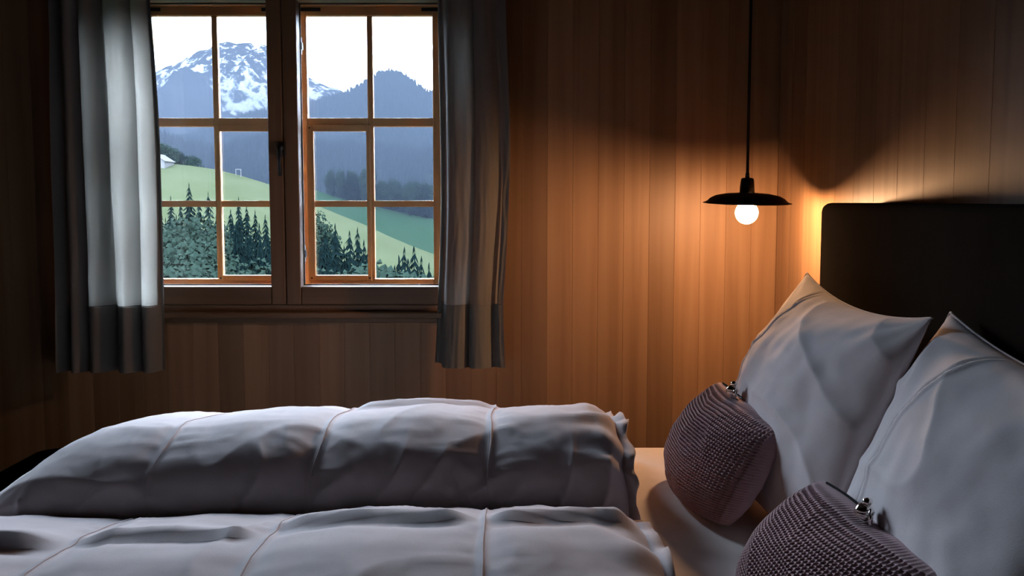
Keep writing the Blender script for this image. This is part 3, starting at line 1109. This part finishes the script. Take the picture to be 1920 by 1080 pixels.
def broadleaf_mesh(seed):
    """crown of many small leaf clumps set over a handful of boughs"""
    rnd = random.Random(seed)
    mb = MB()
    boughs = []
    for q in range(13):
        a = rnd.uniform(0, 6.28)
        zz = rnd.uniform(0.25, 0.82)
        rad = 0.22 * math.sin(math.pi * min(1, max(0.1, (zz - 0.08) / 0.92))) * rnd.uniform(0.3, 1)
        boughs.append((Vector((rad * math.cos(a), rad * math.sin(a), zz)), rnd.uniform(0.10, 0.17)))
    boughs.append((Vector((0, 0, 0.86)), 0.12))
    for c, R_ in boughs:
        for q in range(120):
            d = Vector((rnd.gauss(0, 1), rnd.gauss(0, 1), rnd.gauss(0, 1))).normalized()
            p = c + d * R_ * rnd.uniform(0.75, 1.12)
            r = rnd.uniform(0.008, 0.019)
            u = d.orthogonal().normalized()
            w = d.cross(u)
            b = len(mb.v)
            mb.v.append(tuple(p + d * r * 0.9))
            for k_ in range(5):
                an = 2 * math.pi * k_ / 5 + q
                mb.v.append(tuple(p + (u * math.cos(an) + w * math.sin(an)) * r * rnd.uniform(0.8, 1.5) - d * r * 0.4))
            for k_ in range(5):
                mb.f.append((b, b + 1 + k_, b + 1 + (k_ + 1) % 5))
    me = bpy.data.meshes.new('crown')
    me.from_pydata(mb.v, [], mb.f)
    me.materials.append(M['leaf'])
    return me


CON = [conifer_mesh(s) for s in range(4)]
BRO = [broadleaf_mesh(s) for s in range(3)]
TRK = MB().lathe([(0, -0.06), (0.022, -0.06), (0.014, 0.3), (0.004, 0.8), (0, 0.8)], 7).mesh('trunk')
TRK.materials.append(M['bark'])
rnd = random.Random(5)


def tree(kind, px, py_top, Y, zf, label, group, wide=1.0, min_h=6.0, max_h=34.0):
    p = at(px, py_top, Y)
    zg = zf(p.x, Y)
    h_ = max(min_h, min(max_h, p.z - zg))
    nm = 'conifer' if kind == 'c' else 'broadleaf_tree'
    root = tag(empty(nm, (p.x, Y, zg)), label, 'tree', group)
    w = h_ * wide
    for nm2, me in (('crown', rnd.choice(CON if kind == 'c' else BRO)), ('trunk', TRK)):
        o = bpy.data.objects.new(nm2, me)
        C.objects.link(o)
        o.parent = root
        o.scale = (w, w, h_)
        o.rotation_euler = (0, 0, rnd.uniform(0, 6.28))
    return root


OWN = {(354, 337): 'tall narrow spruce whose top rises highest against the meadow, left sash', (390, 352): 'second tallest spruce top against the meadow, beside the left muntin', (447, 362): 'spruce just right of the left muntin, its tip on the meadow', (628, 410): 'tallest spruce before the bright meadow at the left of the lower right sash', (776, 452): 'tallest spruce of the clump in the bottom right pane', (597, 393): 'round bush on the meadow crest beside the middle post'}


G1 = 'trees in front of the meadow, left sash'
L1c = 'dark spruce in the wood below the meadow, lower left sash'
L1b = 'round crowned leafy tree in the wood, lower left sash'
for (px, py, Y) in ((354, 337, 150), (320, 362, 150), (390, 352, 140), (372, 368, 132), (338, 372, 138), (412, 372, 150), (447, 362, 150), (432, 386, 138), (478, 388, 145), (462, 378, 150), (497, 396, 140), (520, 402, 140),
                    (444, 408, 118), (470, 420, 115), (508, 428, 118), (310, 400, 118), (488, 440, 105), (420, 430, 112), (395, 418, 120), (300, 385, 140), (280, 370, 145), (530, 430, 120), (548, 440, 125), (360, 410, 125), (455, 455, 98), (505, 470, 96), (436, 400, 128), (452, 396, 132), (486, 410, 126), (500, 412, 130), (466, 436, 108), (520, 455, 104), (440, 440, 104), (405, 395, 130), (350, 385, 130), (330, 395, 126), (475, 500, 84), (498, 495, 88)):
    tree('c', px, py, Y, meadow_z, OWN.get((px, py), L1c), G1, rnd.uniform(0.85, 1.15))
for (px, py, Y, w) in ((345, 398, 112, .9), (378, 392, 116, .8), (325, 425, 100, .9), (366, 445, 92, .9), (402, 440, 100, .8), (340, 470, 84, 1), (392, 482, 84, .9), (310, 455, 92, .9), (480, 478, 86, .8), (385, 505, 74, .9), (430, 480, 84, .8), (318, 492, 78, .9)):
    tree('b', px, py, Y, meadow_z, L1b, G1, w)
G2 = 'trees in front of the meadow, right sash'
L2c = 'dark spruce standing before the bright meadow, lower right sash'
L2b = 'pale leafy bush before the meadow, lower right sash'
for (px, py, Y) in ((610, 424, 120), (628, 410, 125), (603, 440, 112), (655, 424, 122), (670, 417, 126), (682, 440, 115), (645, 450, 108), (618, 458, 104), (664, 462, 102), (690, 452, 115), (630, 470, 96), (655, 480, 94), (598, 470, 96),
                    (758, 453, 110), (776, 452, 112), (748, 468, 104), (790, 470, 106), (765, 474, 98), (804, 482, 102), (783, 486, 94), (820, 474, 106), (740, 486, 96)):
    tree('c', px, py, Y, meadow_z, OWN.get((px, py), L2c), G2, rnd.uniform(0.9, 1.25), 3)
for (px, py, Y, w) in ((597, 393, 170, .9), (603, 410, 150, .9), (720, 492, 84, 1), (700, 486, 88, 1), (808, 500, 84, .9), (676, 492, 84, .9), (612, 496, 82, .9), (745, 502, 80, 1), (655, 500, 80, .9)):
    tree('b', px, py, Y, meadow_z, OWN.get((px, py), L2b), G2, w, 2)
hollow = [(p.x, p.z) for p in (at(px, py, 430) for px, py in [(100, 322), (300, 330), (500, 344), (590, 356), (620, 366), (690, 384), (812, 410), (1000, 430)])]


def hollow_z(x, y):
    t = max(0, (y - 230) / 200)
    zr = sinterp(hollow, x)
    return -42 + (zr + 42) * t ** 1.2 if t <= 1 else zr - (zr + 42) * (t - 1) * 0.8 - 0.5


G3 = 'belt of trees across the hollow'
for i in range(26):
    px = 616 + 78 * rnd.random()
    kd = 'c' if rnd.random() < .45 else 'b'
    tree(kd, px, 313 + 16 * rnd.random(), 429 + 14 * rnd.random(), hollow_z, ('spruce' if kd == 'c' else 'leafy tree') + ' in the dark grove left of the muntin, right sash', G3, rnd.uniform(.7, .9), 8, 30)
for i in range(34):
    px = 700 + 130 * rnd.random()
    kd = 'c' if rnd.random() < .5 else 'b'
    tree(kd, px, 328 + 20 * rnd.random() + (px - 700) * 0.05, 429 + 22 * rnd.random(), hollow_z, ('spruce' if kd == 'c' else 'leafy tree') + ' in the wood above the hollow, far right of the window', G3, rnd.uniform(.7, 1.0), 8, 30)
tree('b', 768, 338, 427, hollow_z, 'largest pale round leafy tree before the wood, right sash', G3, 0.8)
G4 = 'trees beside the farmhouse'
for i in range(34):
    px = 280 + 84 * rnd.random()
    tree('c' if i % 3 else 'b', px, 258 + (px - 286) * 0.40 + 11 * rnd.random(), CRY + 25 + 25 * rnd.random(), meadow_z, ('spruce' if i % 3 else 'leafy tree') + ' in the dark grove behind the white farmhouse', G4, rnd.uniform(1.0, 1.5), 4)

# the woods go on to either side of what the window frames
for i in range(34):
    px = 850 + 420 * rnd.random() if i % 2 else 40 + 230 * rnd.random()
    kd = 'c' if rnd.random() < .7 else 'b'
    left = px < 500
    tree(kd, px, rnd.uniform(380, 430) if left else rnd.uniform(475, 520), rnd.uniform(100, 150), meadow_z,
         ('spruce' if kd == 'c' else 'leafy tree') + (' on the slope hidden by the left curtain' if left else ' on the slope hidden by the wall right of the window'), 'trees on the slope beside the view', rnd.uniform(.9, 1.2), 4)

# simple small trees of the far forests: one mass per slope
def forest(name, label, spots, h0, h1):
    mb = MB()
    for (x, y, z) in spots:
        h_ = rnd.uniform(h0, h1)
        r = h_ * rnd.uniform(.13, .2)
        b = len(mb.v)
        a0 = rnd.uniform(0, 6.28)
        mb.v.append((x, y, z + h_))
        for k_ in range(5):
            a = a0 + 2 * math.pi * k_ / 5
            mb.v.append((x + r * math.cos(a), y + r * math.sin(a), z - 2))
        for k_ in range(5):
            mb.f.append((b, b + 1 + k_, b + 1 + (k_ + 1) % 5))
    me = bpy.data.meshes.new(name)
    me.from_pydata(mb.v, [], mb.f)
    o = link(name, me, M['conifer'])
    tag(o, label, 'forest', kind='stuff')
    return o


def scatter(src, n, h0, h1, name, label, xr):
    from mathutils.bvhtree import BVHTree
    me = src.data
    bv = BVHTree.FromPolygons([v.co for v in me.vertices], [p.vertices for p in me.polygons])
    ys = [v.co.y for v in me.vertices]
    y0, y1 = min(ys), max(ys)
    sp = []
    for i in range(n):
        x = rnd.uniform(*xr)
        tt = rnd.random() ** 0.7 if i % 3 else 1.0 - 0.05 * rnd.random()
        y = lerp(y0, y0 + (y1 - y0) / 1.4, tt)
        hit = bv.ray_cast(Vector((x, y, 5000)), Vector((0, 0, -1)))
        if hit[0]:
            sp.append((x, y, hit[0].z))
    return forest(name, label, sp, h0, h1)


mts = {o['label']: o for o in bpy.data.objects if o.get('label')}
fm = mts['blue forested mountain with a rounded summit in the right sash']
scatter(fm, 12000, 3, 14, 'forest', 'conifer forest covering the blue mountain, right sash', (at(380, 200, 1500).x, at(900, 200, 1500).x))
lh = mts['low wooded hills below the mountains']
scatter(lh, 6000, 9, 16, 'forest', 'conifer forest covering the low hills', (at(200, 200, 1000).x, at(900, 200, 1000).x))

# farmhouse and white goal frame on the crest
hp = at(299, 306, CRY - 4)
hz_ = meadow_z(hp.x, hp.y)
house = tag(empty('farmhouse', (hp.x, hp.y, hz_)), 'small white farmhouse on the meadow crest beside the left curtain', 'house')
hm = MB()
w, d = 2.3, 3.2
hm.v = [(hp.x + a * w, hp.y + b_ * d, hz_ + c) for a, b_, c in ((-1, -1, -1), (1, -1, -1), (1, 1, -1), (-1, 1, -1), (-1, -1, 1.1), (1, -1, 1.1), (1, 1, 1.1), (-1, 1, 1.1), (0, -1, 2.5), (0, 1, 2.5))]
hm.f = [(0, 1, 5, 8, 4), (2, 3, 7, 9, 6), (1, 2, 6, 5), (3, 0, 4, 7), (4, 8, 9, 7), (5, 6, 9, 8), (0, 3, 2, 1)]
hm.build('wall', M['plaster'], house)
for s_ in (-1, 1):
    rf = MB()
    for yy in (hp.y - d - .3, hp.y + d + .3):
        for (a, c) in ((0, 2.68), (s_ * (w + .3), 0.98), (s_ * (w + .3), 0.86), (0, 2.54)):
            rf.v.append((hp.x + a, yy, hz_ + c))
    rf.f = [(0, 1, 2, 3), (7, 6, 5, 4), (0, 4, 5, 1), (1, 5, 6, 2), (2, 6, 7, 3), (3, 7, 4, 0)]
    rf.build('roof', M['plaster'], house)
gp = at(447, 327, CRY - 2)
gzz = meadow_z(gp.x, gp.y)
goal = tag(empty('goal_frame', (gp.x, gp.y, gzz)), 'small white goal frame standing on the meadow', 'goal')
for s_ in (-0.6, 0.6):
    MB().tube([(gp.x + s_, gp.y, gzz - 0.1), (gp.x + s_, gp.y, gzz + 1.7)], 0.09, 6).build('post', M['plaster'], goal)
MB().tube([(gp.x - 0.68, gp.y, gzz + 1.75), (gp.x + 0.68, gp.y, gzz + 1.75)], 0.09, 6).build('crossbar', M['plaster'], goal)

# ------------------------------------------------------------------ valley haze (a real scattering volume)
hzm = bpy.data.materials.new('valley_haze')
hzm.use_nodes = True
nt = hzm.node_tree
nt.nodes.remove(nt.nodes['Principled BSDF'])
vsn = node(nt, 'ShaderNodeVolumeScatter')
vsn.inputs['Color'].default_value = (0.60, 0.74, 1.0, 1)
vsn.inputs['Density'].default_value = 0.0000280
vab = node(nt, 'ShaderNodeVolumeAbsorption')
vab.inputs['Color'].default_value = (0.75, 0.75, 0.75, 1)
vab.inputs['Density'].default_value = 0.0044
vadd = node(nt, 'ShaderNodeAddShader')
nt.links.new(vsn.outputs[0], vadd.inputs[0])
nt.links.new(vab.outputs[0], vadd.inputs[1])
nt.links.new(vadd.outputs[0], nt.nodes['Material Output'].inputs['Volume'])
hzo = MB().box(-5500, 5500, 205, 3300, -105, 230).build('valley_haze', hzm)
tag(hzo, 'pale blue haze hanging in the mountain valley', 'haze', kind='stuff')
